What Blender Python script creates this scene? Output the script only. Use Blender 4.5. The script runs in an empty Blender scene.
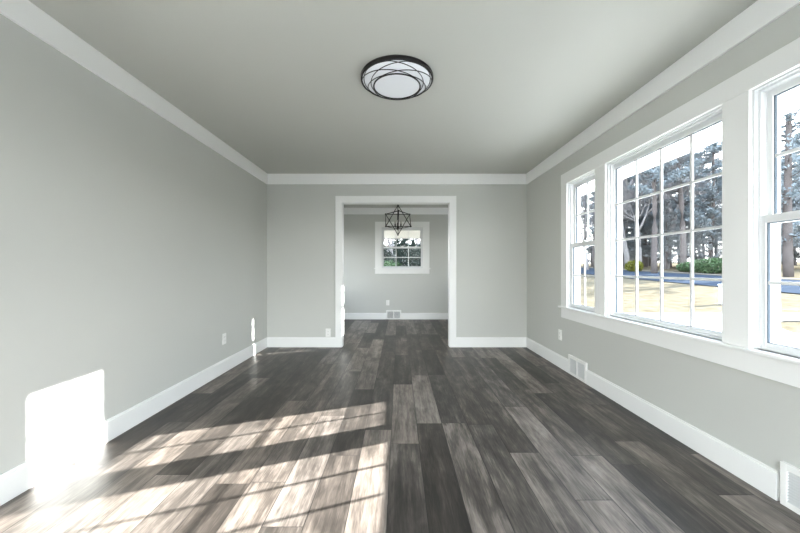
import bpy, bmesh, math, random
from mathutils import Vector, Matrix

# ------------------------------------------------------------------ camera
sc = bpy.context.scene
CAMZ = 1.099
cam_data = bpy.data.cameras.new('camera')
cam_data.sensor_width = 36.0
cam_data.lens = 340.0 * 36.0 / 800.0
cam_data.shift_x = 1.0 / 800.0
cam_data.shift_y = 2.5 / 800.0
cam_data.clip_start = 0.02
cam_data.clip_end = 500
cam = bpy.data.objects.new('camera', cam_data)
cam.location = (0, 0, CAMZ)
cam.rotation_euler = (math.radians(90), 0, 0)
sc.collection.objects.link(cam)
sc.camera = cam

# ------------------------------------------------------------------ sky
world = bpy.data.worlds.new('sky')
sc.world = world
world.use_nodes = True
wn, wl = world.node_tree.nodes, world.node_tree.links
wn.clear()
wo = wn.new('ShaderNodeOutputWorld')
wb = wn.new('ShaderNodeBackground')
wtc = wn.new('ShaderNodeTexCoord')
wsep = wn.new('ShaderNodeSeparateXYZ')
wr = wn.new('ShaderNodeValToRGB')
wl.new(wtc.outputs['Generated'], wsep.inputs[0])
wl.new(wsep.outputs['Z'], wr.inputs[0])
wr.color_ramp.elements[0].position = 0.0
wr.color_ramp.elements[0].color = (1.0, 0.99, 0.97, 1)
wr.color_ramp.elements[1].position = 0.9
wr.color_ramp.elements[1].color = (0.55, 0.72, 1.0, 1)
e = wr.color_ramp.elements.new(0.3)
e.color = (0.90, 0.95, 1.0, 1)
wl.new(wr.outputs[0], wb.inputs[0])
# sky brightened behind the house, added to light the room through rear windows
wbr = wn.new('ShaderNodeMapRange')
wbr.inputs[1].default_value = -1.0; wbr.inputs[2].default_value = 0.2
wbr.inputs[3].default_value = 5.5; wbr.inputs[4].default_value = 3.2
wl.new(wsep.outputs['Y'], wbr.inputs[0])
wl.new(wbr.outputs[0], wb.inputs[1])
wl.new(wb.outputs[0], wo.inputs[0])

# ------------------------------------------------------------------ sun
SY, SZ = 0.386, 0.378          # metres of Y and Z per metre of X along a sun ray
sun_d = bpy.data.lights.new('sun', 'SUN')
sun_d.energy = 27.0
sun_d.angle = math.radians(0.53)
sun_d.color = (1.0, 0.965, 0.92)
sun = bpy.data.objects.new('sun', sun_d)
sun.rotation_euler = Vector((1, SY, SZ)).to_track_quat('Z', 'Y').to_euler()
sun.location = (20, 8, 9)
sc.collection.objects.link(sun)

# ------------------------------------------------------------------ exposure
sc.view_settings.view_transform = 'Standard'
sc.view_settings.look = 'None'
sc.view_settings.gamma = 1.0
sc.view_settings.use_curve_mapping = False
sc.view_settings.exposure = 1.2
sc.cycles.use_denoising = True
sc.cycles.max_bounces = 16
sc.cycles.diffuse_bounces = 10
sc.cycles.glossy_bounces = 4
sc.cycles.transparent_max_bounces = 32
sc.cycles.caustics_reflective = False

# ------------------------------------------------------------------ dimensions (metres)
XL, XR = -1.862, 1.803        # side walls
YB, YC = 4.787, 4.907         # partition with the wide doorway
YD = 7.43                     # dining room far wall
YR = -1.0                     # wall behind the camera
ZC = 2.437
WT = 0.115                    # outside wall thickness
CR, CT = 0.146, 0.018         # crown board
BH, BT = 0.139, 0.015         # baseboard

C = sc.collection

# ------------------------------------------------------------------ helpers
def link(o):
    C.objects.link(o)
    return o

def tag(o, label=None, cat=None, group=None, kind=None):
    if label: o['label'] = label
    if cat: o['category'] = cat
    if group: o['group'] = group
    if kind: o['kind'] = kind
    return o

def empty(name, loc=(0, 0, 0), rz=0):
    o = bpy.data.objects.new(name, None)
    o.location = loc
    o.rotation_euler = (0, 0, rz)
    o.empty_display_size = 0.1
    return link(o)

def box(bm, x0, x1, y0, y1, z0, z1):
    x0, x1 = min(x0, x1), max(x0, x1)
    y0, y1 = min(y0, y1), max(y0, y1)
    z0, z1 = min(z0, z1), max(z0, z1)
    v = [bm.verts.new(p) for p in ((x0, y0, z0), (x1, y0, z0), (x1, y1, z0), (x0, y1, z0),
                                   (x0, y0, z1), (x1, y0, z1), (x1, y1, z1), (x0, y1, z1))]
    for f in ((0, 3, 2, 1), (4, 5, 6, 7), (0, 1, 5, 4), (1, 2, 6, 5), (2, 3, 7, 6), (3, 0, 4, 7)):
        bm.faces.new([v[i] for i in f])

def build(name, bm, mat, parent=None, bevel=0, smooth=False):
    bmesh.ops.recalc_face_normals(bm, faces=bm.faces[:])
    me = bpy.data.meshes.new(name)
    bm.to_mesh(me)
    bm.free()
    me.materials.append(mat)
    if smooth:
        for p in me.polygons: p.use_smooth = True
    o = bpy.data.objects.new(name, me)
    if parent: o.parent = parent
    link(o)
    if bevel:
        m = o.modifiers.new('bevel', 'BEVEL')
        m.width = bevel
        m.segments = 2
        m.limit_method = 'ANGLE'
    return o

def tube(bm, pts, r, seg=8, closed=False, r_end=None):
    pts = [Vector(p) for p in pts]
    n = len(pts)
    rings = []
    up = Vector((0, 0, 1))
    for i, p in enumerate(pts):
        if closed:
            d = pts[(i + 1) % n] - pts[(i - 1) % n]
        else:
            d = pts[min(i + 1, n - 1)] - pts[max(i - 1, 0)]
        d.normalize()
        a = d.cross(up)
        if a.length < 0.05: a = d.cross(Vector((1, 0, 0)))
        a.normalize()
        b = d.cross(a)
        rr = r if r_end is None else r + (r_end - r) * i / (n - 1)
        rings.append([bm.verts.new(p + (a * math.cos(t) + b * math.sin(t)) * rr)
                      for t in (2 * math.pi * k / seg for k in range(seg))])
    for i in range(n if closed else n - 1):
        A, B = rings[i], rings[(i + 1) % n]
        for k in range(seg):
            bm.faces.new((A[k], A[(k + 1) % seg], B[(k + 1) % seg], B[k]))
    if not closed:
        bm.faces.new(rings[0][::-1])
        bm.faces.new(rings[-1])

def lathe(bm, prof, seg=64):
    rings = []
    for r, z in prof:
        if r < 1e-5:
            rings.append([bm.verts.new((0, 0, z))])
        else:
            rings.append([bm.verts.new((r * math.cos(2 * math.pi * k / seg), r * math.sin(2 * math.pi * k / seg), z))
                          for k in range(seg)])
    for A, B in zip(rings[:-1], rings[1:]):
        for k in range(seg):
            k2 = (k + 1) % seg
            if len(A) == 1 and len(B) == 1: continue
            if len(A) == 1: bm.faces.new((A[0], B[k2], B[k]))
            elif len(B) == 1: bm.faces.new((A[k], A[k2], B[0]))
            else: bm.faces.new((A[k], A[k2], B[k2], B[k]))

# ------------------------------------------------------------------ materials
def nodes(name):
    m = bpy.data.materials.new(name)
    m.use_nodes = True
    nt = m.node_tree
    return m, nt, nt.nodes, nt.links, nt.nodes['Principled BSDF']

def paint(name, col, rough=0.6, spec=0.3, bump=0.0, bscale=300, var=0.0, vscale=1.5):
    m, nt, N, L, b = nodes(name)
    b.inputs['Base Color'].default_value = (*col, 1)
    b.inputs['Roughness'].default_value = rough
    b.inputs['Specular IOR Level'].default_value = spec
    geo = N.new('ShaderNodeNewGeometry')
    if var:
        t = N.new('ShaderNodeTexNoise')
        t.inputs['Scale'].default_value = vscale
        t.inputs['Detail'].default_value = 4
        L.new(geo.outputs['Position'], t.inputs['Vector'])
        mr = N.new('ShaderNodeMapRange')
        mr.inputs[3].default_value = 1 - var
        mr.inputs[4].default_value = 1 + var
        L.new(t.outputs['Fac'], mr.inputs[0])
        mx = N.new('ShaderNodeVectorMath'); mx.operation = 'SCALE'
        mx.inputs[0].default_value = col
        L.new(mr.outputs[0], mx.inputs['Scale'])
        L.new(mx.outputs[0], b.inputs['Base Color'])
    if bump:
        t = N.new('ShaderNodeTexNoise')
        t.inputs['Scale'].default_value = bscale
        L.new(geo.outputs['Position'], t.inputs['Vector'])
        bp = N.new('ShaderNodeBump')
        bp.inputs['Strength'].default_value = bump
        bp.inputs['Distance'].default_value = 0.002
        L.new(t.outputs['Fac'], bp.inputs['Height'])
        L.new(bp.outputs[0], b.inputs['Normal'])
    return m

M_wall = paint('grey_wall_paint', (0.585, 0.594, 0.566), 0.75, 0.25, bump=0.08, var=0.01)
M_ceil = paint('ceiling_paint', (0.525, 0.53, 0.492), 0.9, 0.1, bump=0.1)
M_trim = paint('white_trim_paint', (0.88, 0.885, 0.875), 0.38, 0.4)
M_vinyl = paint('white_vinyl', (0.74, 0.755, 0.76), 0.35, 0.4)
M_soffit = paint('soffit_vinyl', (0.88, 0.87, 0.84), 0.6, 0.2)
M_black = paint('black_metal', (0.012, 0.011, 0.011), 0.4, 0.4)
M_gasket = paint('window_gasket', (0.10, 0.13, 0.16), 0.6, 0.2)
M_plate = paint('white_plastic', (0.88, 0.88, 0.86), 0.35, 0.4)
M_hole = paint('dark_slot', (0.05, 0.05, 0.05), 0.7, 0.1)
M_ventin = paint('vent_damper_metal', (0.13, 0.135, 0.14), 0.5, 0.4)
M_louv = paint('grey_louvre_metal', (0.70, 0.71, 0.71), 0.5, 0.3)
M_bulb = paint('candle_bulb', (0.55, 0.53, 0.48), 0.2, 0.5)
M_bark = paint('bark', (0.095, 0.085, 0.082), 1.0, 0.0, var=0.35, vscale=3)
M_needle = paint('pine_needles', (0.165, 0.195, 0.21), 1.0, 0.0, var=0.35, vscale=0.6)
M_needle2 = paint('grey_green_leaves', (0.18, 0.195, 0.20), 1.0, 0.0, var=0.35, vscale=0.6)
M_twig = paint('grey_twigs', (0.17, 0.165, 0.165), 1.0, 0.0, var=0.2, vscale=2)
M_dark = paint('dark_evergreen_needles', (0.030, 0.042, 0.036), 1.0, 0.0, var=0.35, vscale=0.6)
M_hedge = paint('hedge_leaves', (0.06, 0.10, 0.05), 1.0, 0.0, var=0.3, vscale=2)
M_yellow = paint('yellow_green_leaves', (0.10, 0.105, 0.02), 1.0, 0.0, var=0.2, vscale=2)
M_asphalt = paint('asphalt', (0.033, 0.042, 0.056), 1.0, 0.0, var=0.12, vscale=1.2)
M_conc = paint('concrete', (0.20, 0.19, 0.175), 1.0, 0.0, var=0.06, vscale=2)
M_brick = paint('pale_brick', (0.10, 0.065, 0.052), 0.8, 0.2, var=0.2, vscale=2)
M_pink = paint('pinkish_render', (0.26, 0.21, 0.20), 0.8, 0.1)
M_siding = paint('white_siding', (0.2, 0.2, 0.2), 0.7, 0.2)
M_roof = paint('roof_shingle', (0.03, 0.03, 0.032), 0.9, 0.1, var=0.2, vscale=4)
M_dglass = paint('dark_window_glass', (0.03, 0.04, 0.05), 0.1, 0.6)
M_post = paint('white_enamel', (0.75, 0.74, 0.72), 0.4, 0.4)

def make_glass():
    m, nt, N, L, b = nodes('window_glass')
    N.remove(b)
    out = N['Material Output']
    tr = N.new('ShaderNodeBsdfTransparent'); tr.inputs[0].default_value = (0.97, 0.985, 0.99, 1)
    gl = N.new('ShaderNodeBsdfGlossy'); gl.inputs['Roughness'].default_value = 0.01
    lw0 = N.new('ShaderNodeLayerWeight'); lw0.inputs[0].default_value = 0.5
    lw1 = N.new('ShaderNodeMath'); lw1.operation = 'POWER'; lw1.inputs[1].default_value = 5.0
    L.new(lw0.outputs['Facing'], lw1.inputs[0])
    lw = N.new('ShaderNodeMath'); lw.operation = 'MULTIPLY_ADD'
    lw.inputs[1].default_value = 0.7; lw.inputs[2].default_value = 0.004
    L.new(lw1.outputs[0], lw.inputs[0])
    mx = N.new('ShaderNodeMixShader')
    L.new(lw.outputs[0], mx.inputs[0]); L.new(tr.outputs[0], mx.inputs[1]); L.new(gl.outputs[0], mx.inputs[2])
    L.new(mx.outputs[0], out.inputs[0])
    return m
M_glass = make_glass()

def make_diffuser():
    m, nt, N, L, b = nodes('frosted_diffuser')
    b.inputs['Base Color'].default_value = (0.74, 0.76, 0.79, 1)
    b.inputs['Roughness'].default_value = 0.35
    b.inputs['Emission Color'].default_value = (0.9, 0.95, 1.0, 1)
    b.inputs['Emission Strength'].default_value = 0.05
    return m
M_diff = make_diffuser()

def make_floor():
    m, nt, N, L, b = nodes('weathered_grey_planks')
    def math_(op, a, b_=None, c=None):
        n = N.new('ShaderNodeMath'); n.operation = op
        for i, v in enumerate((a, b_, c)):
            if v is None: continue
            if isinstance(v, (int, float)): n.inputs[i].default_value = v
            else: L.new(v, n.inputs[i])
        return n.outputs[0]
    def comb(x, y, z):
        n = N.new('ShaderNodeCombineXYZ')
        for i, v in enumerate((x, y, z)):
            if isinstance(v, (int, float)): n.inputs[i].default_value = v
            else: L.new(v, n.inputs[i])
        return n.outputs[0]
    def white(vec):
        n = N.new('ShaderNodeTexWhiteNoise'); n.noise_dimensions = '3D'
        L.new(vec, n.inputs['Vector']); return n
    def noise(vec, scale, detail=4, rough=0.6, dist=0.0):
        n = N.new('ShaderNodeTexNoise'); n.inputs['Scale'].default_value = scale
        n.inputs['Detail'].default_value = detail; n.inputs['Roughness'].default_value = rough
        n.inputs['Distortion'].default_value = dist
        L.new(vec, n.inputs['Vector']); return n.outputs['Fac']
    geo = N.new('ShaderNodeNewGeometry')
    sp = N.new('ShaderNodeSeparateXYZ'); L.new(geo.outputs['Position'], sp.inputs[0])
    X, Y = sp.outputs[0], sp.outputs[1]
    W, Ln = 0.178, 1.1
    xs = math_('DIVIDE', math_('ADD', X, 10.02), W)
    row = math_('FLOOR', xs)
    fx = math_('FRACT', xs)
    roff = white(comb(row, 3.7, 1.1)).outputs['Value']
    ys = math_('ADD', math_('DIVIDE', math_('ADD', Y, 20.0), Ln), roff)
    col = math_('FLOOR', ys)
    fy = math_('FRACT', ys)
    wn1 = white(comb(row, col, 5.3))
    r1 = wn1.outputs['Value']
    sc3 = N.new('ShaderNodeSeparateXYZ'); L.new(wn1.outputs['Color'], sc3.inputs[0])
    r2, r3 = sc3.outputs[0], sc3.outputs[1]
    idz = math_('MULTIPLY', r2, 57.0)
    # fine grain, stretched along the plank
    grain = noise(comb(math_('MULTIPLY', X, 60.0), math_('MULTIPLY', Y, 3.0), idz), 1.0, 6, 0.65, 0.6)
    streak = noise(comb(math_('MULTIPLY', X, 15.0), math_('MULTIPLY', Y, 1.3), idz), 1.0, 4, 0.55, 0.8)
    cloud = noise(comb(math_('MULTIPLY', X, 9.0), math_('MULTIPLY', Y, 3.2), idz), 1.0, 4, 0.6, 0.6)
    fine = noise(comb(math_('MULTIPLY', X, 160.0), math_('MULTIPLY', Y, 14.0), idz), 1.0, 2, 0.5)
    # tone = plank tone + figure
    t = math_('MULTIPLY', r1, 0.58)
    t = math_('ADD', t, math_('MULTIPLY', math_('SUBTRACT', cloud, 0.5), 0.95))
    t = math_('ADD', t, math_('MULTIPLY', math_('SUBTRACT', streak, 0.5), 0.8))
    t = math_('ADD', t, math_('MULTIPLY', math_('SUBTRACT', grain, 0.5), 0.7))
    t = math_('ADD', t, math_('MULTIPLY', math_('SUBTRACT', fine, 0.5), 0.45))
    t = math_('ADD', t, 0.165)
    ramp = N.new('ShaderNodeValToRGB')
    L.new(t, ramp.inputs[0])
    cr = ramp.color_ramp
    cr.elements[0].position = 0.0; cr.elements[0].color = (0.022, 0.020, 0.0185, 1)
    cr.elements[1].position = 1.0; cr.elements[1].color = (0.29, 0.265, 0.24, 1)
    for p, c_ in ((0.28, (0.046, 0.041, 0.037)), (0.5, (0.088, 0.078, 0.070)), (0.72, (0.175, 0.156, 0.141))):
        e_ = cr.elements.new(p); e_.color = (*c_, 1)
    # warm/cool tint per plank
    tint = N.new('ShaderNodeMix'); tint.data_type = 'RGBA'
    tint.inputs['A'].default_value = (1.06, 0.99, 0.93, 1)
    tint.inputs['B'].default_value = (1.02, 0.99, 0.97, 1)
    L.new(r3, tint.inputs['Factor'])
    mul = N.new('ShaderNodeMix'); mul.data_type = 'RGBA'; mul.blend_type = 'MULTIPLY'
    mul.inputs['Factor'].default_value = 1
    L.new(ramp.outputs[0], mul.inputs['A']); L.new(tint.outputs['Result'], mul.inputs['B'])
    # seams
    ex = math_('MULTIPLY', math_('MINIMUM', fx, math_('SUBTRACT', 1.0, fx)), W)
    ey = math_('MULTIPLY', math_('MINIMUM', fy, math_('SUBTRACT', 1.0, fy)), Ln)
    edge = math_('MINIMUM', ex, ey)
    seam = N.new('ShaderNodeMapRange'); seam.inputs[1].default_value = 0.0006; seam.inputs[2].default_value = 0.0030
    L.new(edge, seam.inputs[0])
    sm = N.new('ShaderNodeMix'); sm.data_type = 'RGBA'
    sm.inputs['A'].default_value = (0.02, 0.018, 0.017, 1)
    L.new(seam.outputs[0], sm.inputs['Factor']); L.new(mul.outputs['Result'], sm.inputs['B'])
    L.new(sm.outputs['Result'], b.inputs['Base Color'])
    rr = N.new('ShaderNodeMapRange'); rr.inputs[3].default_value = 0.34; rr.inputs[4].default_value = 0.50
    L.new(grain, rr.inputs[0]); L.new(rr.outputs[0], b.inputs['Roughness'])
    b.inputs['Specular IOR Level'].default_value = 0.36
    bp = N.new('ShaderNodeBump'); bp.inputs['Strength'].default_value = 0.35; bp.inputs['Distance'].default_value = 0.0012
    hh = math_('ADD', math_('MULTIPLY', grain, 0.5), math_('MULTIPLY', seam.outputs[0], 0.8))
    L.new(hh, bp.inputs['Height']); L.new(bp.outputs[0], b.inputs['Normal'])
    return m
M_floor = make_floor()

def make_lawn():
    m, nt, N, L, b = nodes('dry_winter_lawn')
    geo = N.new('ShaderNodeNewGeometry')
    t = N.new('ShaderNodeTexNoise'); t.inputs['Scale'].default_value = 2.2; t.inputs['Detail'].default_value = 10; t.inputs['Roughness'].default_value = 0.8
    L.new(geo.outputs['Position'], t.inputs['Vector'])
    r = N.new('ShaderNodeValToRGB'); L.new(t.outputs['Fac'], r.inputs[0])
    cr = r.color_ramp
    cr.elements[0].position = 0.32; cr.elements[0].color = (0.040, 0.031, 0.019, 1)
    cr.elements[1].position = 0.66; cr.elements[1].color = (0.145, 0.124, 0.094, 1)
    e_ = cr.elements.new(0.5); e_.color = (0.098, 0.084, 0.058, 1)
    L.new(r.outputs[0], b.inputs['Base Color'])
    b.inputs['Roughness'].default_value = 1.0
    b.inputs['Specular IOR Level'].default_value = 0.0
    return m
M_lawn = make_lawn()

# ------------------------------------------------------------------ outside ground
def gz(x, y):
    r = math.hypot(x, y)
    z = -0.4
    if r > 22: z += 0.044 * (min(r, 60) - 22)
    if r > 60: z += 0.02 * (r - 60)
    return z

def sheet(name, fx, us, vs, mat, lift=0.0):
    bm = bmesh.new()
    g = [[bm.verts.new((*fx(u, v), gz(*fx(u, v)) + lift)) for v in vs] for u in us]
    for i in range(len(us) - 1):
        for j in range(len(vs) - 1):
            bm.faces.new((g[i][j], g[i + 1][j], g[i + 1][j + 1], g[i][j + 1]))
    return build(name, bm, mat, smooth=True)

rng = lambda a, b, n: [a + (b - a) * i / (n - 1) for i in range(n)]
g = sheet('ground', lambda u, v: (u, v), rng(-90, 130, 56), rng(-60, 160, 56), M_lawn)
tag(g, 'dry yellow winter lawn outside the windows', kind='structure')
# (the road, drive and yard are built after the house)

# ------------------------------------------------------------------ room shell
def ubox(bm, frame, u0, u1, d0, d1, z0, z1):
    """box in wall coordinates: u along the wall, d outward from its room face"""
    k, base, s = frame
    if k == 'x': box(bm, base + s * d0, base + s * d1, u0, u1, z0, z1)
    else: box(bm, u0, u1, base + s * d0, base + s * d1, z0, z1)

F_RIGHT = ('x', XR, 1)
F_FAR = ('y', YD, 1)
F_REAR = ('y', YR, -1)

def wall(name, frame, u0, u1, holes, thick, label, mat=None):
    """a wall with rectangular holes (u0,u1,z0,z1)"""
    bm = bmesh.new()
    us = sorted({u0, u1, *[h[0] for h in holes], *[h[1] for h in holes]})
    for a, b in zip(us[:-1], us[1:]):
        hs = [h for h in holes if h[0] <= a + 1e-6 and h[1] >= b - 1e-6]
        if not hs:
            ubox(bm, frame, a, b, 0, thick, 0, ZC)
        else:
            h = hs[0]
            if h[2] > 0: ubox(bm, frame, a, b, 0, thick, 0, h[2])
            ubox(bm, frame, a, b, 0, thick, h[3], ZC)
    bmesh.ops.remove_doubles(bm, verts=bm.verts[:], dist=1e-5)
    o = build(name, bm, mat or M_wall)
    return tag(o, label, kind='structure')

Z0, Z1 = 0.695, 2.015         # street windows: stool top, head
W1 = (3.098, 3.623)
W2 = (1.876, 2.946)
W3 = (1.205, 1.735)
W5 = (5.705, 6.645)           # dining room street window
W4 = (-0.382, 0.524)          # dining room end window
WZ = 1.12
REAR_ADDED = [(-1.72, -0.08), (0.08, 1.66)]  # unseen windows added behind the camera to light the room

bm = bmesh.new(); box(bm, XL - 0.12, XR + WT, YR - WT, YD + WT, -0.12, 0)
tag(build('floor', bm, M_floor), 'dark weathered grey wood-look plank floor', kind='structure')
bm = bmesh.new(); box(bm, XL - 0.12, XR + WT, YR - WT, YD + WT, ZC, ZC + 0.15)
tag(build('ceiling', bm, M_ceil), 'plain pale grey painted ceiling', kind='structure')
bm = bmesh.new(); box(bm, XL - 0.12, XR + WT, YR - WT, YD + WT, -0.39, -0.12)
tag(build('foundation', bm, M_conc), 'concrete foundation under the floor', kind='structure')

W8 = (5.55, 6.95)             # unseen dining room side window, added to bring in more daylight
wall('wall_left', ('x', XL, -1), YR, YD, [(W8[0], W8[1], 0.78, Z1)], 0.115, 'long bare grey wall on the left')
wall('wall_right', F_RIGHT, YR, YD,
     [(W1[0], W1[1], Z0 - 0.02, Z1), (W2[0], W2[1], Z0 - 0.02, Z1), (W3[0], W3[1], Z0 - 0.02, Z1), (W5[0], W5[1], WZ - 0.02, Z1)],
     WT, 'grey wall on the right with the bank of windows')
DO = (-0.808, 0.719, 2.04)   # the wide cased doorway
wall('wall_middle', ('y', YB, 1), XL, XR, [(DO[0], DO[1], 0, DO[2])], YC - YB, 'grey partition wall around the wide cased doorway')
wall('wall_far', F_FAR, XL, XR, [(W4[0], W4[1], WZ - 0.02, Z1)], WT, 'grey end wall of the dining room beyond')
wall('wall_rear', F_REAR, XL, XR, [(a, b, 0.12, 2.1) for a, b in REAR_ADDED], WT, 'grey wall behind the camera with added tall windows')

# ------------------------------------------------------------------ crown boards
def board(name, frame, u0, u1, z0, z1, t, label, bevel=0.002, mat=None):
    bm = bmesh.new(); ubox(bm, frame, u0, u1, -t, 0, z0, z1)
    return tag(build(name, bm, mat or M_trim, bevel=bevel), label, kind='structure')

crowns = [
    ('trim_1', ('x', XL, -1), YR, YB, 'white flat crown board along the left wall'),
    ('trim_2', ('x', XR, 1), YR, YB, 'white flat crown board above the bank of windows'),
    ('trim_3', ('y', YB, 1), XL + CT, XR - CT, 'white flat crown board above the wide doorway'),
    ('trim_4', ('y', YD, 1), XL + CT, XR - CT, 'white flat crown board on the dining room end wall'),
    ('trim_5', ('x', XL, -1), YC, YD, 'white flat crown board on the dining room left wall'),
    ('trim_6', ('x', XR, 1), YC, YD, 'white flat crown board on the dining room right wall'),
    ('trim_7', ('y', YC, -1), XL + CT, XR - CT, 'white crown board on the dining side of the partition'),
]
for n, fr, a, b, lab in crowns:
    board(n, fr, a, b, ZC - CR, ZC, CT, lab)

# ------------------------------------------------------------------ baseboards
def baseboard(name, frame, u0, u1, label):
    bm = bmesh.new()
    ubox(bm, frame, u0, u1, -BT, 0, 0.0, BH - 0.012)
    ubox(bm, frame, u0, u1, -BT * 0.6, 0, BH - 0.012, BH)
    bmesh.ops.remove_doubles(bm, verts=bm.verts[:], dist=1e-5)
    return tag(build(name, bm, M_trim, bevel=0.0015), label, kind='structure')

V1 = (3.25, 3.586)            # wall vents in the right wall
V2 = (1.257, 1.593)
CW = 0.085                     # doorway casing
baseboard('baseboard_left', ('x', XL, -1), YR, YB, 'white baseboard along the left wall')
baseboard('baseboard_right', ('x', XR, 1), V1[1], YB, 'white baseboard from the far corner to the first wall vent')
baseboard('baseboard_right_middle', ('x', XR, 1), V2[1] + 0.018, V1[0], 'white baseboard between the two wall vents')
baseboard('baseboard_right_near', ('x', XR, 1), YR, V2[0], 'white baseboard nearer than the second wall vent')
baseboard('baseboard_middle_left', ('y', YB, 1), XL + BT, DO[0] - CW, 'white baseboard left of the wide doorway')
baseboard('baseboard_middle_right', ('y', YB, 1), DO[1] + CW, XR - BT, 'white baseboard right of the wide doorway')
baseboard('baseboard_far_left', ('y', YD, 1), XL + BT, -0.28, 'white baseboard of the dining end wall, left of the vent')
baseboard('baseboard_far_right', ('y', YD, 1), 0.05, XR - BT, 'white baseboard of the dining end wall, right of the vent')
baseboard('baseboard_dining_left', ('x', XL, -1), YC, YD, 'white baseboard on the dining room left wall')
baseboard('baseboard_dining_right', ('x', XR, 1), YC, YD, 'white baseboard on the dining room right wall')
baseboard('baseboard_rear', ('y', YR, -1), XL + BT, XR - BT, 'white baseboard behind the camera')

# ------------------------------------------------------------------ cased doorway
dw = tag(empty('door_1', (-0.05, YB, 0)), 'wide doorway cased in flat white boards', kind='structure')
def dpart(name, frame, u0, u1, d0, d1, z0, z1):
    bm = bmesh.new(); ubox(bm, frame, u0, u1, d0, d1, z0, z1)
    bmesh.ops.translate(bm, verts=bm.verts[:], vec=-Vector(dw.location))
    return build(name, bm, M_trim, dw, bevel=0.002)
for fr, nm in ((('y', YB, 1), ''), (('y', YC, -1), '')):
    dpart('side_casing', fr, DO[0] - CW, DO[0] + 0.006, -0.018, 0, 0, DO[2] - 0.006)
    dpart('side_casing', fr, DO[1] - 0.006, DO[1] + CW, -0.018, 0, 0, DO[2] - 0.006)
    dpart('head_casing', fr, DO[0] - CW, DO[1] + CW, -0.018, 0, DO[2] - 0.006, DO[2] + 0.085)
dpart('jamb', ('y', YB, 1), DO[0], DO[0] + 0.012, 0, YC - YB, 0, DO[2] - 0.012)
dpart('jamb', ('y', YB, 1), DO[1] - 0.012, DO[1], 0, YC - YB, 0, DO[2] - 0.012)
dpart('head_jamb', ('y', YB, 1), DO[0], DO[1], 0, YC - YB, DO[2] - 0.012, DO[2])

# ------------------------------------------------------------------ windows
def ring(bm, frame, u0, u1, z0, z1, w, d0, d1, wb=None, wt=None):
    wb = w if wb is None else wb
    wt = w if wt is None else wt
    ubox(bm, frame, u0, u0 + w, d0, d1, z0, z1)
    ubox(bm, frame, u1 - w, u1, d0, d1, z0, z1)
    ubox(bm, frame, u0 + w, u1 - w, d0, d1, z0, z0 + wb)
    ubox(bm, frame, u0 + w, u1 - w, d0, d1, z1 - wt, z1)

def sash(root, name, frame, u0, u1, z0, z1, w, wb, wt, d0, d1, cols, rows, off):
    """a sash with its glass and grille; returns the sash object"""
    bm = bmesh.new(); ring(bm, frame, u0, u1, z0, z1, w, d0, d1, wb, wt)
    bmesh.ops.translate(bm, verts=bm.verts[:], vec=off)
    s = build(name, bm, M_vinyl, root, bevel=0.0015)
    gu0, gu1, gz0, gz1 = u0 + w, u1 - w, z0 + wb, z1 - wt
    dm = (d0 + d1) / 2
    bm = bmesh.new(); ring(bm, frame, gu0, gu1, gz0, gz1, 0.004, dm - 0.006, dm + 0.006)
    bmesh.ops.translate(bm, verts=bm.verts[:], vec=off)
    build('gasket', bm, M_gasket, s)
    bm = bmesh.new(); ubox(bm, frame, gu0, gu1, dm - 0.002, dm + 0.002, gz0, gz1)
    bmesh.ops.translate(bm, verts=bm.verts[:], vec=off)
    build('glass', bm, M_glass, s)
    bm = bmesh.new()
    for i in range(1, cols):
        u = gu0 + (gu1 - gu0) * i / cols
        ubox(bm, frame, u - 0.008, u + 0.008, dm - 0.006, dm + 0.006, gz0, gz1)
    for j in range(1, rows):
        z = gz0 + (gz1 - gz0) * j / rows
        ubox(bm, frame, gu0, gu1, dm - 0.0055, dm + 0.0055, z - 0.008, z + 0.008)
    if cols > 1 or rows > 1:
        bmesh.ops.translate(bm, verts=bm.verts[:], vec=off)
        build('grille', bm, M_vinyl, s)
    else: bm.free()
    return s

def opening_frame(root, frame, u0, u1, z0, z1, off, fw=0.024):
    bm = bmesh.new()
    ring(bm, frame, u0, u1, z0, z1, fw * 0.5, 0.0, 0.03, 0.0, fw * 0.5)     # wooden jamb
    ring(bm, frame, u0, u1, z0, z1, fw, 0.018, WT + 0.004, 0.012, fw)       # vinyl frame
    bmesh.ops.translate(bm, verts=bm.verts[:], vec=off)
    build('frame', bm, M_vinyl, root, bevel=0.001)

def double_hung(n, frame, u0, u1, z0, z1, cols, label, rows=2):
    uc = (u0 + u1) / 2
    loc = (frame[1], uc, z0) if frame[0] == 'x' else (uc, frame[1], z0)
    root = tag(empty(n, loc), label, kind='structure')
    off = -Vector(loc)
    opening_frame(root, frame, u0, u1, z0, z1, off)
    a, b = u0 + 0.012, u1 - 0.012
    zm = 1.345 if z0 < 1 else (z0 + z1) / 2
    s = sash(root, 'upper_sash', frame, a + 0.006, b - 0.006, zm - 0.02, z1 - 0.016, 0.03, 0.035, 0.04, 0.05, 0.078, cols, rows, off)
    s2 = sash(root, 'lower_sash', frame, a, b, z0 + 0.003, zm + 0.022, 0.032, 0.034, 0.038, 0.02, 0.048, cols, rows, off)
    bm = bmesh.new()
    ubox(bm, frame, uc - 0.03, uc + 0.03, 0.022, 0.046, zm + 0.022, zm + 0.032)
    ubox(bm, frame, uc - 0.008, uc + 0.03, 0.026, 0.036, zm + 0.032, zm + 0.040)
    bmesh.ops.translate(bm, verts=bm.verts[:], vec=off)
    build('sash_lock', bm, M_vinyl, s2, bevel=0.001)
    return root

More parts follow.
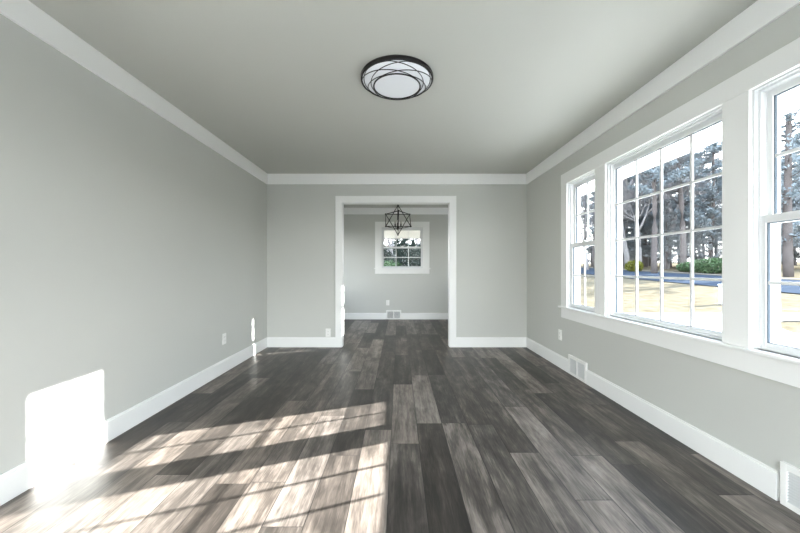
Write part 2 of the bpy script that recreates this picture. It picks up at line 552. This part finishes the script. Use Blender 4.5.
double_hung('window_1', F_RIGHT, *W1, Z0, Z1, 2, 'narrow double-hung window at the far end of the bank')
loc = (XR, sum(W2) / 2, Z0)
w2 = tag(empty('window_2', loc), 'wide sixteen-pane picture window in the middle of the bank', kind='structure')
off = -Vector(loc)
opening_frame(w2, F_RIGHT, *W2, Z0, Z1, off)
sash(w2, 'fixed_sash', F_RIGHT, W2[0] + 0.012, W2[1] - 0.012, Z0 + 0.003, Z1 - 0.016, 0.022, 0.032, 0.044, 0.042, 0.074, 4, 4, off)
double_hung('window_3', F_RIGHT, *W3, Z0, Z1, 2, 'narrow double-hung window at the near end of the bank')
double_hung('window_4', F_FAR, *W4, WZ, Z1, 3, 'small double-hung window in the dining room end wall')
double_hung('window_5', F_RIGHT, *W5, WZ, Z1, 3, 'double-hung window in the dining room right wall, past the doorway')
double_hung('window_8', ('x', XL, -1), W8[0], W8[1], 0.8, Z1, 3, 'unseen double-hung window added in the dining room left wall for extra daylight')
for i, (a, b) in enumerate(REAR_ADDED):
    double_hung('window_%d' % (6 + i), F_REAR, a, b, 0.14, 2.1, 1,
                ('tall window added behind the camera on the left to let in daylight', 'tall window added behind the camera on the right to let in daylight')[i], rows=1)

# casings and stools of the bank: one continuous set of boards
CO = 0.02
O0, O1 = 1.075, 3.745
ZT = 2.13
def bankboard(name, frame, u0, u1, d0, d1, z0, z1, label, bevel=0.002):
    bm = bmesh.new(); ubox(bm, frame, u0, u1, d0, d1, z0, z1)
    return tag(build(name, bm, M_trim, bevel=bevel), label, kind='structure')
bankboard('trim_8', F_RIGHT, O0, O1, -CO - 0.002, 0, Z1 - 0.004, ZT, 'white head casing across the whole bank of windows')
bankboard('trim_9', F_RIGHT, W1[1] - 0.004, O1, -CO, 0, Z0, Z1 - 0.004, 'white side casing at the far end of the window bank')
bankboard('trim_10', F_RIGHT, W2[1] - 0.002, W1[0] + 0.002, -CO, 0, Z0, Z1 - 0.004, 'white mullion board between far narrow window and picture window')
bankboard('trim_11', F_RIGHT, W3[1] - 0.002, W2[0] + 0.002, -CO, 0, Z0, Z1 - 0.004, 'white mullion board between picture window and near narrow window')
bankboard('trim_12', F_RIGHT, O0, W3[0] + 0.004, -CO, 0, Z0, Z1 - 0.004, 'white side casing at the near end of the window bank')
bankboard('trim_13', F_RIGHT, O0 - 0.025, O1 + 0.025, -0.045, 0.02, Z0 - 0.02, Z0, 'white window stool running under the whole bank', bevel=0.006)
bankboard('trim_14', F_RIGHT, O0, O1, -0.018, 0, 0.568, Z0 - 0.02, 'white apron board under the window stool')

def cased(frame, u0, u1, z0, names, where, cw=0.14, zt=ZT):
    bankboard(names[0], frame, u0 - cw, u1 + cw, -CO - 0.002, 0, Z1 - 0.004, zt, 'white head casing of ' + where)
    bankboard(names[1], frame, u0 - cw, u0 + 0.004, -CO, 0, z0, Z1 - 0.004, 'white left casing of ' + where)
    bankboard(names[2], frame, u1 - 0.004, u1 + cw, -CO, 0, z0, Z1 - 0.004, 'white right casing of ' + where)
    bankboard(names[3], frame, u0 - cw - 0.02, u1 + cw + 0.02, -0.045, 0.018, z0 - 0.02, z0, 'white stool of ' + where, bevel=0.005)
    bankboard(names[4], frame, u0 - cw, u1 + cw, -0.018, 0, z0 - 0.125, z0 - 0.02, 'white apron of ' + where)
cased(F_FAR, *W4, WZ, ['trim_%d' % i for i in range(15, 20)], 'the dining room end window')
cased(F_RIGHT, *W5, WZ, ['trim_%d' % i for i in range(20, 25)], 'the dining room side window')

cased(('x', XL, -1), *W8, 0.8, ['trim_%d' % i for i in range(25, 30)], 'the unseen added dining room left window')

# ------------------------------------------------------------------ eaves
EX = 2.5
EZ = CAMZ + 0.40 * EX
bm = bmesh.new()
box(bm, XR + WT, EX - 0.02, YR - 0.5, YD + 0.5, EZ + 0.03, EZ + 0.045)
tag(build('soffit', bm, M_soffit), 'white soffit under the eaves outside the windows', kind='structure')
bm = bmesh.new(); box(bm, EX - 0.02, EX, YR - 0.5, YD + 0.5, EZ, EZ + 0.2)
tag(build('fascia', bm, M_vinyl), 'white fascia board along the eave', kind='structure')
bm = bmesh.new()
v = [bm.verts.new(p) for p in ((EX + 0.03, YR - 0.5, EZ + 0.2), (EX + 0.03, YD + 0.5, EZ + 0.2), (XL, YD + 0.5, EZ + 2.0), (XL, YR - 0.5, EZ + 2.0))]
bm.faces.new(v)
ex = bmesh.ops.extrude_face_region(bm, geom=bm.faces[:])
bmesh.ops.translate(bm, verts=[q for q in ex['geom'] if isinstance(q, bmesh.types.BMVert)], vec=(0, 0, 0.06))
tag(build('roof', bm, M_roof), 'dark shingle roof above the rooms', kind='structure')
# covered porch beyond the dining room window
PYE = 10.4
pz = CAMZ + 30.5 / 340 * PYE
bm = bmesh.new(); box(bm, XL, XR + WT, YD + WT, PYE - 0.03, 2.30, 2.32)
tag(build('soffit', bm, M_soffit), 'white porch ceiling outside the dining room end window', kind='structure')
bm = bmesh.new(); box(bm, XL - 0.1, XR + WT, PYE - 0.03, PYE + 0.1, pz, 2.5)
tag(build('beam', bm, M_soffit, bevel=0.004), 'white porch beam outside the dining room end window', kind='structure')
bm = bmesh.new(); box(bm, XL, XR + WT, YD + WT, PYE + 0.2, -0.4, -0.15)
tag(build('porch_slab', bm, M_conc), 'concrete porch floor outside the dining room end window', kind='structure')
bm = bmesh.new(); box(bm, XR + 0.02, XR + WT, YD + WT, PYE - 0.08, -0.4, 2.3)  # unseen panel added to keep sun off the end window's reveal
tag(build('porch_sun_block', bm, M_soffit), 'unseen white panel added beside the porch to block the low sun', kind='structure')
for xx, ll in ((XL, 'left'), (XR, 'right')):
    bm = bmesh.new()
    box(bm, xx - 0.05, xx + 0.05, PYE - 0.02, PYE + 0.08, -0.15, pz)
    box(bm, xx - 0.07, xx + 0.07, PYE - 0.04, PYE + 0.10, -0.15, -0.02)
    box(bm, xx - 0.07, xx + 0.07, PYE - 0.04, PYE + 0.10, pz - 0.08, pz)
    tag(build('porch_post', bm, M_soffit), 'white square porch post on the ' + ll, kind='structure')

# ------------------------------------------------------------------ wall plates
def outlet(loc, rz, label):
    root = tag(empty('wall_outlet', loc, rz), label, 'outlet')
    bm = bmesh.new(); box(bm, -0.035, 0.035, -0.006, 0, -0.0575, 0.0575)
    build('cover_plate', bm, M_plate, root, bevel=0.002)
    for s in (-1, 1):
        bm = bmesh.new(); box(bm, -0.017, 0.017, -0.0085, -0.006, s * 0.0205 - 0.0145, s * 0.0205 + 0.0145)
        r = build('socket', bm, M_plate, root, bevel=0.003)
        bm = bmesh.new()
        box(bm, -0.0085, -0.0065, -0.0090, -0.0080, s * 0.0205 - 0.002, s * 0.0205 + 0.007)
        box(bm, 0.0065, 0.0085, -0.0090, -0.0080, s * 0.0205 - 0.002, s * 0.0205 + 0.006)
        box(bm, -0.002, 0.002, -0.0090, -0.0080, s * 0.0205 - 0.0105, s * 0.0205 - 0.007)
        build('slots', bm, M_hole, r)
    bm = bmesh.new(); tube(bm, [(0, -0.006, 0), (0, -0.0078, 0)], 0.003, 10)
    build('screw', bm, M_plate, root)
    return root
PI = math.pi
outlet((XL, 3.62, 0.357), PI / 2, 'white outlet on the long left wall')
outlet((-0.998, YB, 0.203), 0, 'white outlet just above the baseboard left of the doorway')
outlet((XR, 3.80, 0.363), -PI / 2, 'white outlet on the right wall below the far window')
outlet((-0.245, YD, 0.362), 0, 'white outlet on the dining room end wall above the vent')

# ------------------------------------------------------------------ wall vents
def vent(loc, rz, label, w=0.336, h=0.2):
    root = tag(empty('wall_vent', loc, rz), label, 'vent')
    d = 0.019
    fl = 0.028
    bm = bmesh.new()
    box(bm, -w / 2, -w / 2 + fl, -d, 0, 0.002, h)
    box(bm, w / 2 - fl, w / 2, -d, 0, 0.002, h)
    box(bm, -w / 2 + fl, w / 2 - fl, -d, 0, 0.002, 0.028)
    box(bm, -w / 2 + fl, w / 2 - fl, -d, 0, h - fl, h)
    box(bm, -0.009, 0.009, -d, -0.004, 0.028, h - fl)
    build('frame', bm, M_plate, root, bevel=0.0015)
    bm = bmesh.new(); box(bm, -w / 2 + fl, w / 2 - fl, -0.004, -0.001, 0.028, h - fl)
    build('damper', bm, M_ventin, root)
    n = 11
    for sgn in (-1, 1):
        bm = bmesh.new()
        x0, x1 = (-w / 2 + fl, -0.009) if sgn < 0 else (0.009, w / 2 - fl)
        for i in range(n):
            z = 0.028 + (h - fl - 0.028) * (i + 0.5) / n
            v = [bm.verts.new(p) for p in ((x0, -d + 0.002, z - 0.004), (x1, -d + 0.002, z - 0.004), (x1, -0.006, z + 0.003), (x0, -0.006, z + 0.003),
                                           (x0, -d + 0.002, z - 0.0055), (x1, -d + 0.002, z - 0.0055), (x1, -0.006, z + 0.0015), (x0, -0.006, z + 0.0015))]
            for f in ((0, 1, 2, 3), (7, 6, 5, 4), (0, 4, 5, 1), (1, 5, 6, 2), (2, 6, 7, 3), (3, 7, 4, 0)):
                bm.faces.new([v[k] for k in f])
        build('louvre_panel', bm, M_louv, root)
    return root
vent((XR, sum(V1) / 2, 0), -PI / 2, 'white wall vent in the baseboard below the far window')
vent((XR, sum(V2) / 2, 0), -PI / 2, 'white wall vent at the right edge, nearest of the vents')
vent((-0.115, YD, 0), 0, 'white wall vent on the dining room end wall', w=0.33)

# ------------------------------------------------------------------ flush ceiling light
cl = tag(empty('ceiling_light', (-0.014, 2.37, ZC)), 'round flush ceiling light with white diffuser and black wire swirls', 'ceiling light')
bm = bmesh.new()
lathe(bm, [(0.236, -0.001), (0.249, -0.001), (0.252, -0.008), (0.252, -0.026), (0.249, -0.031), (0.243, -0.031), (0.238, -0.026), (0.236, -0.001)], 96)
build('rim', bm, M_black, cl, smooth=False)
prof_r = [0.240, 0.235, 0.225, 0.206, 0.182, 0.160]
prof_z = [-0.026, -0.034, -0.042, -0.052, -0.061, -0.067]
bm = bmesh.new()
lathe(bm, list(zip(prof_r, prof_z)) + [(0.12, -0.0685), (0.06, -0.0695), (0, -0.0695)], 96)
build('diffuser', bm, M_diff, cl, smooth=True)
def dome_z(r):
    if r >= prof_r[0]: return prof_z[0] - 0.004
    if r <= prof_r[-1]: return prof_z[-1] - 0.004
    for i in range(len(prof_r) - 1):
        if prof_r[i] >= r >= prof_r[i + 1]:
            t = (prof_r[i] - r) / (prof_r[i] - prof_r[i + 1])
            return prof_z[i] + t * (prof_z[i + 1] - prof_z[i]) - 0.004
bm = bmesh.new()
tube(bm, [(0.161 * math.cos(a), 0.161 * math.sin(a), -0.070) for a in (2 * PI * k / 72 for k in range(72))], 0.0048, 8, closed=True)
build('inner_ring', bm, M_black, cl, smooth=True)
for k in range(5):          # five wire hoops, each off centre, touching rim on one side and inner ring on the other
    a0 = 2 * PI * k / 5 + 0.35
    pts = []
    for i in range(96):
        a = 2 * PI * i / 96
        x, y = 0.041 * math.cos(a0) + 0.203 * math.cos(a), 0.041 * math.sin(a0) + 0.203 * math.sin(a)
        pts.append((x, y, dome_z(math.hypot(x, y)) - 0.001))
    bm = bmesh.new(); tube(bm, pts, 0.0026, 6, closed=True)
    build('wire_hoop', bm, M_black, cl, smooth=True)

# ------------------------------------------------------------------ star pendant
PX, PY = -0.018, 6.1
pd = tag(empty('pendant_light', (PX, PY, ZC)), 'black wire star-shaped pendant light hanging in the dining room', 'pendant light')
zt_, zb_ = 2.245 - ZC, 1.712 - ZC
hh = zt_ - zb_
R = 0.254
top = Vector((0, 0, zt_)); bot = Vector((0, 0, zb_))
up = [Vector((R * math.cos(a), R * math.sin(a), zt_ - 0.27 * hh)) for a in (math.radians(33), math.radians(153), math.radians(273))]
lo = [Matrix.Rotation(PI / 3, 3, 'Z') @ Vector((p.x, p.y, zt_ - 0.745 * hh)) for p in up]
edges = []
for i in range(3):
    edges += [(top, lo[i]), (bot, up[i])]
    edges += [(up[i], up[(i + 1) % 3]), (lo[i], lo[(i + 1) % 3])]
edges += [(up[1], lo[1]), (up[0], lo[2])]
bm = bmesh.new()
for p, q in edges: tube(bm, [p, q], 0.007, 6)
for p in [top, bot] + up + lo:
    bmesh.ops.create_icosphere(bm, subdivisions=2, radius=0.016, matrix=Matrix.Translation(p))
build('wire_cage', bm, M_black, pd, smooth=True)
bm = bmesh.new(); lathe(bm, [(0, 0), (0.06, 0), (0.06, -0.012), (0.05, -0.024), (0.012, -0.03), (0, -0.03)], 32)
build('canopy', bm, M_black, pd, smooth=False)
bm = bmesh.new(); tube(bm, [(0, 0, -0.028), (0, 0, zb_ + 0.13)], 0.0045, 8)
build('rod', bm, M_black, pd, smooth=True)
bm = bmesh.new()
lathe(bm, [(0, zb_ + 0.16), (0.022, zb_ + 0.155), (0.026, zb_ + 0.14), (0.020, zb_ + 0.12), (0.008, zb_ + 0.10), (0, zb_ + 0.095)], 20)
for k in range(3):
    a = 2 * PI * k / 3 + 0.5
    tube(bm, [(0.015 * math.cos(a), 0.015 * math.sin(a), zb_ + 0.14), (0.04 * math.cos(a), 0.04 * math.sin(a), zb_ + 0.125),
              (0.06 * math.cos(a), 0.06 * math.sin(a), zb_ + 0.145)], 0.004, 8)
build('socket_cluster', bm, M_black, pd, smooth=True)
for k in range(3):
    a = 2 * PI * k / 3 + 0.5
    x, y = 0.06 * math.cos(a), 0.06 * math.sin(a)
    bm = bmesh.new(); tube(bm, [(x, y, zb_ + 0.14), (x, y, zb_ + 0.205)], 0.012, 14)
    cdl = build('candle_sleeve', bm, M_black, pd, smooth=False)
    bm = bmesh.new()
    lathe(bm, [(0, 0), (0.008, 0.002), (0.015, 0.02), (0.013, 0.035), (0.005, 0.055), (0, 0.062)], 16)
    bmesh.ops.translate(bm, verts=bm.verts[:], vec=(x, y, zb_ + 0.205))
    build('bulb', bm, M_bulb, cdl, smooth=True)

# ------------------------------------------------------------------ road, drive, yard
road = sheet('road', lambda u, v: (u + 0.6 * math.sin(v * 0.03), v), rng(20, 28, 5), rng(-50, 150, 60), M_asphalt, 0.05)
tag(road, 'blue-grey asphalt road beyond the lawn', kind='structure')
drive = sheet('driveway', lambda u, v: (u, max(2.0, v - 1.6 * max(0, 10.2 - u)) if v < 9.7 else v), rng(2.6, 20.1, 20), rng(9.6, 11.4, 4), M_conc, 0.03)
tag(drive, 'pale concrete drive crossing the lawn', kind='structure')
M_bounce = paint('pale_bounce_concrete', (0.44, 0.435, 0.42), 1.0, 0.0, var=0.05, vscale=2)  # for unseen slabs added to bounce daylight up through the windows
def slab(x0, x1, y0, y1, label):
    bm = bmesh.new(); box(bm, x0, x1, y0, y1, -0.5, -0.33)
    tag(build('bounce_slab', bm, M_bounce), label, kind='structure')
slab(XR + WT, 5.6, -9, 7.0, 'unseen pale slab added below the windows to bounce light indoors')
slab(-8, XR + WT, -9, YR - WT, 'unseen pale slab added behind the camera to bounce light indoors')
verge = sheet('kerb', lambda u, v: (u + 0.6 * math.sin(v * 0.03), v), rng(28, 28.4, 2), rng(-50, 150, 60), M_conc, 0.12)
tag(verge, 'pale kerb on the far side of the road', kind='structure')

mb = tag(empty('utility_box', (13.75, 14.3, gz(13.75, 14.3))), 'white upright box on the lawn, seen through the picture window', 'utility box')
bm = bmesh.new(); box(bm, -0.16, 0.16, -0.16, 0.16, 0.02, 0.80)
build('cabinet', bm, M_post, mb, bevel=0.015)
bm = bmesh.new(); box(bm, -0.18, 0.18, -0.18, 0.18, 0.80, 0.86)
build('lid', bm, M_post, mb, bevel=0.01)
bm = bmesh.new(); box(bm, -0.2, 0.2, -0.2, 0.2, -0.1, 0.03)
build('base', bm, M_conc, mb, bevel=0.005)

# ------------------------------------------------------------------ trees
def leaf(bm, p, s, rnd):
    d = Vector((rnd.gauss(0, 1), rnd.gauss(0, 1), rnd.gauss(0, 1))).normalized()
    e_ = d.orthogonal().normalized()
    f_ = d.cross(e_)
    ang = rnd.random() * 6.28
    a = (e_ * math.cos(ang) + f_ * math.sin(ang)) * s
    b = (f_ * math.cos(ang) - e_ * math.sin(ang)) * s * 0.45
    bm.faces.new([bm.verts.new(p - a), bm.verts.new(p + b), bm.verts.new(p + a), bm.verts.new(p - b)])

def pine_meshes(seed, H, crown0, spread, n_br, n_leaf, leaf_s, mat_leaf, droop=0.0):
    rnd = random.Random(seed)
    bt = bmesh.new()
    lean = Vector((rnd.uniform(-.03, .03), rnd.uniform(-.03, .03), 0))
    P = lambda z: lean * z + Vector((0.07 * math.sin(z * .4 + seed), 0.06 * math.cos(z * .33 + seed), z))
    tube(bt, [P(H * i / 14 - (0.3 if i == 0 else 0)) for i in range(15)], 0.021 * H * 0.62, 10, r_end=0.02)
    bl = bmesh.new()
    for i in range(n_br):
        t = (i + rnd.random()) / n_br
        z = H * (crown0 + (1 - crown0) * t)
        a = rnd.random() * 6.283
        ln = spread * (1 - t * 0.85) * rnd.uniform(.55, 1.1) * (0.6 + 0.4 * min(1, t * 6))
        s = P(z)
        d = Vector((math.cos(a), math.sin(a), rnd.uniform(-.05, .35) - droop))
        pts = [s + d * ln * k / 4 + Vector((0, 0, 0.12 * ln * (k / 4) ** 2)) for k in range(5)]
        tube(bt, pts, 0.05 * (1.1 - t), 4, r_end=0.008)
        for k in range(n_leaf):
            q = rnd.uniform(.25, 1.05)
            c_ = s + d * ln * q + Vector((0, 0, 0.12 * ln * q * q))
            c_ += Vector((rnd.gauss(0, .16), rnd.gauss(0, .16), rnd.gauss(0, .07))) * (0.5 + ln * 0.35)
            leaf(bl, c_, leaf_s * rnd.uniform(.6, 1.3), rnd)
    return bt, bl

def bare_mesh(seed, H):
    rnd = random.Random(seed)
    bt = bmesh.new()
    def grow(p, d, ln, r, depth):
        pts = [p]
        for i in range(3):
            d = (d + Vector((rnd.gauss(0, .12), rnd.gauss(0, .12), rnd.gauss(0, .06)))).normalized()
            pts.append(pts[-1] + d * ln / 3)
        tube(bt, pts, r, 5 if depth < 3 else 3, r_end=r * .62)
        if depth >= 7: return
        for i in range(3 if depth < 5 else 4):
            nd = (d + Vector((rnd.gauss(0, .5), rnd.gauss(0, .5), rnd.gauss(0.1, .32)))).normalized()
            grow(pts[-1 - (i % 2)], nd, ln * rnd.uniform(.6, .82), r * .58, depth + 1)
    grow(Vector((0, 0, -.3)), Vector((0, 0, 1)), H * .3, 0.017 * H, 0)
    return bt

def make_tree(name, bt, mt, bl=None, ml=None):
    root = empty(name)
    build('trunk', bt, mt, root, smooth=True)
    if bl: build('foliage', bl, ml, root)
    return root

protos = {
    'a': make_tree('pine_tree', *(lambda m: (m[0], M_bark, m[1], M_needle))(pine_meshes(1, 21, .20, 4.4, 90, 150, .15, M_needle))),
    'b': make_tree('pine_tree', *(lambda m: (m[0], M_bark, m[1], M_needle))(pine_meshes(2, 25, .36, 4.0, 80, 150, .15, M_needle))),
    'c': make_tree('broadleaf_tree', *(lambda m: (m[0], M_bark, m[1], M_needle2))(pine_meshes(3, 15, .10, 4.6, 80, 170, .13, M_needle2))),
    'f': make_tree('evergreen_tree', *(lambda m: (m[0], M_bark, m[1], M_dark))(pine_meshes(7, 15, .03, 4.8, 90, 150, .30, M_dark))),
    'g': make_tree('pine_tree', *(lambda m: (m[0], M_bark, m[1], M_needle))(pine_meshes(11, 23, .10, 4.0, 66, 95, .13, M_needle))),
    'd': make_tree('bare_tree', bare_mesh(4, 15), M_twig),
    'e': make_tree('bare_tree', bare_mesh(9, 12), M_twig),
}
used = set()
def place(key, x, y, s, rz, label, group=None):
    src = protos[key]
    if key in used:
        o = src.copy(); C.objects.link(o)
        for ch in src.children:
            c_ = ch.copy(); C.objects.link(c_); c_.parent = o
    else:
        o = src; used.add(key)
    o.location = (x, y, gz(x, y) - 0.05)
    o.rotation_euler = (0, 0, rz)
    o.scale = (s, s, s)
    tag(o, label, 'tree')
    if group: o['group'] = group
    return o

def at(px, Y):
    return (px - 399) / 340.0 * Y
# (key, pixel column, distance, scale, label, group)
T = []
place('g', at(789, 27.5), 27.5, 1.1, .4, 'tall layered pine seen through the near narrow window')
place('b', at(684, 38), 38, 1.0, 1.9, 'tall pine with a thick trunk right of centre in the picture window')
place('c', at(812, 40), 40, 1.0, 1.0, 'leafy tree behind the layered pine, at the right edge')
place('b', at(655, 36), 36, .92, 3.0, 'tall pine left of the thick pine in the picture window')
place('a', at(711, 41), 41, .95, 2.2, 'tall pine at the right side of the picture window')
place('d', at(640, 40), 40, 1.05, 2.6, 'bare grey tree at the left side of the picture window')
place('c', at(670, 50), 50, 1.0, 0.3, 'grey-green tree behind the pines in the picture window')
place('d', at(696, 50), 50, 1.1, 0.9, 'bare grey tree behind the pines in the picture window')
rnd = random.Random(12)
lab = 'hazy pine in the woods beyond the road'
for i in range(24):
    px = 585 + i * 11 + rnd.uniform(-5, 5)
    Yv = rnd.uniform(48, 66)
    place(rnd.choice('aabb'), at(px, Yv), Yv, rnd.uniform(.8, 1.05), rnd.uniform(0, 6), lab, 'pines in the woods beyond the road')
for i in range(12):
    px = 590 + i * 18 + rnd.uniform(-6, 6)
    Yv = rnd.uniform(42, 58)
    place(rnd.choice('de'), at(px, Yv), Yv, rnd.uniform(.8, 1.1), rnd.uniform(0, 6), 'bare tree among the pines beyond the road', 'bare trees beyond the road')
for i in range(16):
    px = 592 + i * 15 + rnd.uniform(-6, 6)
    Yv = (31.0 + 4 * rnd.random()) / ((px - 399) / 340.0) + rnd.uniform(3, 9)
    place('c', at(px, Yv), Yv, rnd.uniform(.45, .7), rnd.uniform(0, 6), 'low grey-green tree in the woods beyond the road', 'undergrowth trees beyond the road')
place('d', at(628, 45), 45, 1.55, 1.2, 'tallest bare grey tree, at the left edge of the picture window')
place('d', at(666, 44), 44, 1.5, 4.1, 'tall bare grey tree left of the thick pine trunk')
place('a', at(622, 52), 52, 1.25, 1.2, 'tall hazy pine behind the bare tree at the left edge of the picture window')
place('a', at(645, 55), 55, 1.3, 5.2, 'tallest hazy pine, in the second column of panes')
# beyond the dining room window
for px, Yv, k, s_ in ((378, 44, 'd', .8), (388, 60, 'd', .9), (397, 42, 'e', .9), (404, 55, 'd', .8), (411, 38, 'e', .8), (417, 50, 'd', .75), (426, 44, 'e', .9), (392, 70, 'd', .9), (421, 66, 'e', 1.0), (383, 52, 'e', 1.0)):
    place(k, at(px, Yv), Yv, s_, rnd.uniform(0, 6), 'bare tree behind the dining room window', 'bare trees behind the dining room window')
for px, Yv, s_ in ((379, 31, .20), (397, 28, .25), (404, 33, .30), (412, 27, .24), (422, 30, .25), (389, 34, .17)):
    place('f', at(px, Yv), Yv, s_, rnd.uniform(0, 6), 'low dark evergreen close behind the dining room window', 'low evergreens behind the dining room window')
for i in range(12):
    place('f', -3.5 + i * 0.66, 50 + rnd.uniform(-1.5, 1.5), rnd.uniform(.20, .26), rnd.uniform(0, 6), 'small evergreen in the distant row behind the dining room window', 'distant evergreen row behind the dining room window')
# shrubs
def shrub(x, y, rx, ry, h, n, mat, label, seed, ls=0.13, cat='shrub', name='shrub'):
    rnd = random.Random(seed)
    root = tag(empty(name, (x, y, gz(x, y))), label, cat)
    bm = bmesh.new()
    for i in range(n):
        d = Vector((rnd.gauss(0, 1), rnd.gauss(0, 1), rnd.gauss(0, 1))).normalized() * rnd.uniform(.75, 1.05)
        leaf(bm, Vector((d.x * rx, d.y * ry, max(0.02, h * (.5 + .5 * d.z)) + rnd.uniform(-.05, .05))), ls * rnd.uniform(.7, 1.3), rnd)
    build('foliage', bm, mat, root)
    bm = bmesh.new()
    for k in range(6):
        a = k * 1.05
        tube(bm, [(0, 0, -.1), (rx * .3 * math.cos(a), ry * .3 * math.sin(a), h * .4), (rx * .5 * math.cos(a), ry * .5 * math.sin(a), h * .75)], 0.03, 5, r_end=.01)
    build('stem', bm, M_bark, root)
shrub(at(713, 34), 34, 2.2, 1.6, 1.5, 2400, M_hedge, 'green bushes at the roadside below the pines', 5)
shrub(at(692, 37), 37, 1.4, 1.2, 1.1, 1600, M_hedge, 'low green bush at the foot of the thick pine', 6)
shrub(at(634, 40), 40, 0.9, 0.8, 1.3, 1200, M_yellow, 'yellow-green bush at the left of the picture window', 7)
shrub(at(391, 28), 28, 1.2, 1.0, 1.9, 1800, M_hedge, 'dark green bush outside the dining room window', 8)
shrub(at(415, 24), 24, 2.6, 0.9, 1.5, 2600, M_hedge, 'wide dark hedge outside the dining room window, on the right', 9)
shrub(at(381, 25), 25, 0.9, 0.8, 1.3, 1400, M_hedge, 'small round bush outside the dining room window, at its left edge', 10)

# ------------------------------------------------------------------ neighbouring houses
def house(x, y, rz, w, d, h, rh, mat, label):
    root = tag(empty('house', (x, y, gz(x, y) - .1), rz), label, 'house')
    bm = bmesh.new(); box(bm, -w / 2, w / 2, -d / 2, d / 2, 0, h)
    build('wall', bm, mat, root)
    bm = bmesh.new()
    o = .5
    a = [bm.verts.new(p) for p in ((-w / 2 - o, -d / 2 - o, h), (-w / 2 - o, d / 2 + o, h), (-w / 2 - o, 0, h + rh),
                                   (w / 2 + o, -d / 2 - o, h), (w / 2 + o, d / 2 + o, h), (w / 2 + o, 0, h + rh))]
    for f in ((0, 2, 1), (3, 4, 5), (0, 3, 5, 2), (1, 2, 5, 4), (0, 1, 4, 3)):
        bm.faces.new([a[i] for i in f])
    build('roof', bm, M_roof, root)
    for i in range(int(w // 3)):
        cx = -w / 2 + 1.6 + i * 3
        bm = bmesh.new(); ring(bm, ('y', -d / 2, 1), cx - .55, cx + .55, 1.0, 2.2, .08, -.04, .02)
        f = build('window', bm, M_siding, root)
        bm = bmesh.new(); box(bm, cx - .47, cx + .47, -d / 2 - .02, -d / 2 + .01, 1.08, 2.12)
        build('pane', bm, M_dglass, f)
    bm = bmesh.new(); box(bm, w / 2 - .9, w / 2 - .1, -d / 2 - .03, -d / 2 + .02, 0.1, 2.15)
    build('door', bm, M_siding, root)
    bm = bmesh.new(); box(bm, -.4, .4, .6, 1.3, h, h + rh + .6)
    build('chimney', bm, M_brick, root)
house(-1.7, 60, 0.1, 4.5, 5, 2.4, 1.3, M_pink, 'small pinkish house outside the dining room window')
house(3.9, 60, -0.1, 4.5, 5, 2.0, 1.0, M_siding, 'white house at the right of the dining room window')
house(at(622, 66), 66, -0.6, 10, 8, 2.8, 2.0, M_siding, 'white house beyond the road, left side of the picture window')

# ------------------------------------------------------------------ daylight portals in the window openings, added ones included
def portal(loc, rot, sx, sy):
    l = bpy.data.lights.new('window_portal', 'AREA')
    l.shape = 'RECTANGLE'; l.size = sx; l.size_y = sy
    l.cycles.is_portal = True
    o = bpy.data.objects.new('window_portal', l)
    o.location = loc; o.rotation_euler = rot
    link(o)
zc = (Z0 + Z1) / 2
for a, b in (W1, W2, W3):
    portal((XR + 0.10, (a + b) / 2, zc), (0, PI / 2, 0), Z1 - Z0, b - a)
portal((XR + 0.10, sum(W5) / 2, (WZ + Z1) / 2), (0, PI / 2, 0), Z1 - WZ, W5[1] - W5[0])
portal((sum(W4) / 2, YD + 0.10, (WZ + Z1) / 2), (-PI / 2, 0, 0), W4[1] - W4[0], Z1 - WZ)
portal((XL - 0.10, sum(W8) / 2, (0.8 + Z1) / 2), (0, -PI / 2, 0), Z1 - 0.8, W8[1] - W8[0])
for a, b in REAR_ADDED:
    portal(((a + b) / 2, YR - 0.10, 1.12), (PI / 2, 0, 0), b - a, 1.96)
